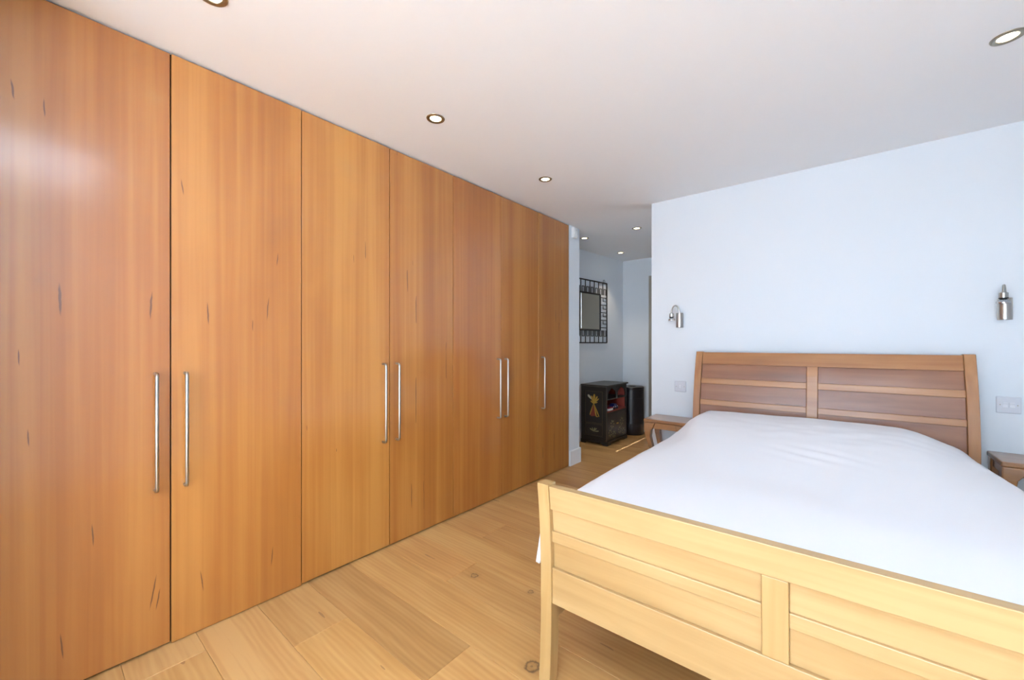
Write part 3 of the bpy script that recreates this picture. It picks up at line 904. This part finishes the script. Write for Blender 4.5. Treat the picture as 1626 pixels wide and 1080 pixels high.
# side panel frames (face towards the bedroom)
def frame_ring(name, xa, xb, za, zb, t, y0, y1, mat, par):
    return box(name, [(xa, xb, y0, y1, za, za + t), (xa, xb, y0, y1, zb - t, zb), (xa, xa + t, y0, y1, za + t, zb - t), (xb - t, xb, y0, y1, za + t, zb - t)], mat, par)
frame_ring('side_frame', 0.004, cd - 0.004, 0.056, CH - 0.024, 0.045, -0.008, -0.0002, M['lacquer'], cab)
frame_ring('painted_border', 0.056, cd - 0.056, 0.255, CH - 0.080, 0.005, -0.0022, -0.0003, M['edge_line'], cab)
frame_ring('painted_border', 0.056, cd - 0.056, 0.108, 0.245, 0.004, -0.0022, -0.0003, M['edge_line'], cab)
box('worn_corner', (cd - 0.005, cd + 0.0015, -0.0095, -0.0081, 0.056, CH - 0.03), M['edge_line'], cab)
# gold figure
cxm = cd * 0.50
fig = bmesh.new()
def leaf(bm_, x, z, ang, ln, wd, y0, y1):
    pts = []
    for i in range(12):
        u = 2 * math.pi * i / 12
        a, b = ln / 2 * (1 + math.cos(u)), wd / 2 * math.sin(u) * (0.6 + 0.4 * math.cos(u))
        pts.append((x + a * math.cos(ang) - b * math.sin(ang), z + a * math.sin(ang) + b * math.cos(ang)))
    add_prism(bm_, pts, 1, y0, y1)
for ang, ln, wd in ((1.05, 0.11, 0.03), (1.45, 0.12, 0.04), (1.85, 0.10, 0.03), (0.75, 0.10, 0.022), (2.4, 0.05, 0.02), (0.4, 0.06, 0.02)):
    leaf(fig, cxm - 0.004, 0.49, ang, ln, wd, -0.0036, -0.0004)
for ang, ln, wd in ((-1.35, 0.17, 0.022), (-1.15, 0.18, 0.018), (-1.9, 0.16, 0.018)):
    leaf(fig, cxm, 0.50, ang, ln, wd, -0.0046, -0.0004)
leaf(fig, cxm + 0.03, 0.335, 0.2, 0.03, 0.014, -0.0036, -0.0004)
link('gold_figure', mesh_from(fig, 'gold_figure'), M['gold'], cab)
prism('red_robe', [(cxm - 0.012, 0.475), (cxm + 0.014, 0.475), (cxm + 0.030, 0.39), (cxm + 0.026, 0.345), (cxm - 0.03, 0.335), (cxm - 0.048, 0.35)], 1, -0.0030, -0.0004, M['robe'], cab)
wing = bmesh.new()
leaf(wing, cxm - 0.02, 0.535, 2.35, 0.085, 0.040, -0.0030, -0.0004)
link('ivory_fan', mesh_from(wing, 'ivory_fan'), M['ivory'], cab)
hb = bmesh.new()
for ang, ln, wd in ((0.15, 0.07, 0.02), (2.6, 0.06, 0.022), (1.2, 0.05, 0.02), (2.0, 0.05, 0.014), (0.8, 0.06, 0.014)):
    leaf(hb, cxm, 0.155, ang, ln, wd, -0.0030, -0.0004)
link('painted_plant', mesh_from(hb, 'painted_plant'), M['olive'], cab)

# things on the open shelf
b1 = box('packet', (-0.09, 0.09, -0.055, 0.055, 0.0, 0.026), M['card_white'], None, 0.003, (CX0 + 0.245, CY0 + 0.135, 0.4065))
tag(b1, 'flat white packet with crimson lid on the cabinet shelf', 'packet')
box('lid', (-0.091, 0.091, -0.056, 0.056, 0.0262, 0.038), M['crimson'], b1, 0.002)
t = thing('toy_car', 'tiny navy toy car with white lights on the cabinet shelf', 'toy', (CX0 + 0.292, CY0 + 0.285, 0.4065))
prism('car_body', [(-0.075, 0.010), (0.075, 0.010), (0.075, 0.034), (0.050, 0.040), (0.030, 0.064), (-0.035, 0.064), (-0.055, 0.040), (-0.075, 0.036)], 0, -0.030, 0.030, M['navy'], t, 0.004)
for yy in (-0.045, 0.045):
    for xx in (-0.031, 0.031):
        lathe('wheel', [(0, -0.005), (0.014, -0.005), (0.0145, 0.005), (0, 0.005)], M['black'], t, 16, (0, 0, 0), (xx, yy, 0.0148)).rotation_euler = (0, math.radians(90), 0)
for yy in (-0.05, 0.0, 0.05):
    lathe('light', [(0, 0.005), (0.006, 0.004), (0.009, 0.0)], M['card_white'], t, 12, (0, 0, 0), (0.030, yy, 0.030)).rotation_euler = (0, math.radians(90), 0)
b2 = thing('folded_cloth', 'small crumpled pale cloth on the lower cabinet shelf behind the packet', 'cloth', (CX0 + 0.105, CY0 + 0.33, 0.4065))
bm = bmesh.new()
bmesh.ops.create_icosphere(bm, subdivisions=3, radius=1.0)
for v in bm.verts:
    n = 1 + 0.25 * noise.noise(v.co * 3)
    v.co = Vector((v.co.x * 0.07 * n, v.co.y * 0.10 * n, max(-0.0, v.co.z * 0.085 * n)))
link('cloth', mesh_from(bm, 'cloth'), M['ivory'], b2, None, 0, True)

# ------------------------------------------------------------------ laundry bin
bn = thing('laundry_bin', 'tall round black leather-look bin in the hall corner', 'bin', (-2.232, 5.268, 0))
bn_h = 0.640
r = 0.158
lathe('body', [(0, 0.001), (r - 0.004, 0.001), (r, 0.006), (r, 0.148), (r - 0.0025, 0.150), (r, 0.152), (r, 0.488), (r - 0.0025, 0.490), (r, 0.492), (r, 0.606), (r - 0.006, 0.608), (0, 0.608)], M['leather'], bn, 56)
lathe('lid', [(r - 0.006, 0.6085), (r + 0.002, 0.609), (r + 0.003, 0.612), (r + 0.002, 0.634), (r - 0.006, bn_h), (0.058, bn_h), (0.052, bn_h - 0.012), (0, bn_h - 0.014)], M['leather'], bn, 56)
tube('lid_ring', [((r - 0.004) * math.cos(a), (r - 0.004) * math.sin(a), bn_h) for a in [i * math.pi / 24 for i in range(49)]], 0.0025, M['bezel'], bn, 8)

# ------------------------------------------------------------------ iron mirror in the hall
mdir = Vector((-2.443 + 2.62, Y_HALL + 0.02 - 3.64)).normalized()     # along the wall
rz = math.atan2(mdir.y, mdir.x)
s_at = lambda y: Vector((-2.62, 3.64)) + mdir * ((y - 3.64) / mdir.y)
pm = s_at(5.012)
mir = thing('wall_mirror', 'square mirror in a black iron fretwork frame on the hall wall', 'mirror', (pm.x, pm.y, 1.232), rz)
# local: x along the wall (towards hall end = +), z up, y = 0 wall; the room side is -y
S = 0.80; B = 0.165; g = -0.012
def bar(bm_, xa, za, xb, zb, r_, y=-0.014):
    add_tube(bm_, [(xa, y, za), (xb, y, zb)], r_, 6)
bm = bmesh.new()
for (xa, za, xb, zb) in ((-S, 0, 0, 0), (-S, S, 0, S), (-S, 0, -S, S), (0, 0, 0, S)):
    bar(bm, xa, za, xb, zb, 0.0085)
link('outer_frame', mesh_from(bm, 'outer_frame'), M['iron'], mir)
bm = bmesh.new()
for (xa, za, xb, zb) in ((-S + B, B, -B, B), (-S + B, S - B, -B, S - B), (-S + B, B, -S + B, S - B), (-B, B, -B, S - B)):
    bar(bm, xa, za, xb, zb, 0.0125)
link('inner_frame', mesh_from(bm, 'inner_frame'), M['iron'], mir)
nc = 8
cell = S / nc
for side in range(4):
    bm = bmesh.new()
    def pt(u, v):      # u along side 0..S, v from outer edge inward 0..B
        if side == 0: return (-S + u, S - v)
        if side == 1: return (-S + u, v)
        if side == 2: return (-v, u)
        return (-S + v, u)
    def seg(u0, v0, u1, v1, r_=0.005):
        a, b = pt(u0, v0), pt(u1, v1); bar(bm, a[0], a[1], b[0], b[1], r_)
    lo, hi = (0, nc) if side < 2 else (2, nc - 2)
    for k in range(lo, hi + 1):
        if 0 < k < nc: seg(k * cell, 0.0, k * cell, B, 0.006)
    for k in range(lo, hi):
        a = k * cell
        if side < 2:
            seg(a + 0.028, B * 0.52, a + 0.074, B * 0.52); seg(a + 0.028, B * 0.52, a + 0.028, B); seg(a + 0.074, B * 0.52, a + 0.074, B)
        else:
            seg(a + 0.05, 0.0, a + 0.05, B * 0.55); seg(a + 0.05, B * 0.55, a + 0.09, B * 0.55)
    o = link('fretwork', mesh_from(bm, 'fretwork'), M['iron'], mir)
box('mirror_glass', (-S + B, -B, -0.016, -0.011, B, S - B), M['mirror'], mir)
tube('hanging_ring', [(-0.06 + 0.018 * math.cos(a), -0.008, S + 0.024 + 0.018 * math.sin(a)) for a in [i * math.pi / 10 for i in range(21)]], 0.003, M['iron'], mir, 6)
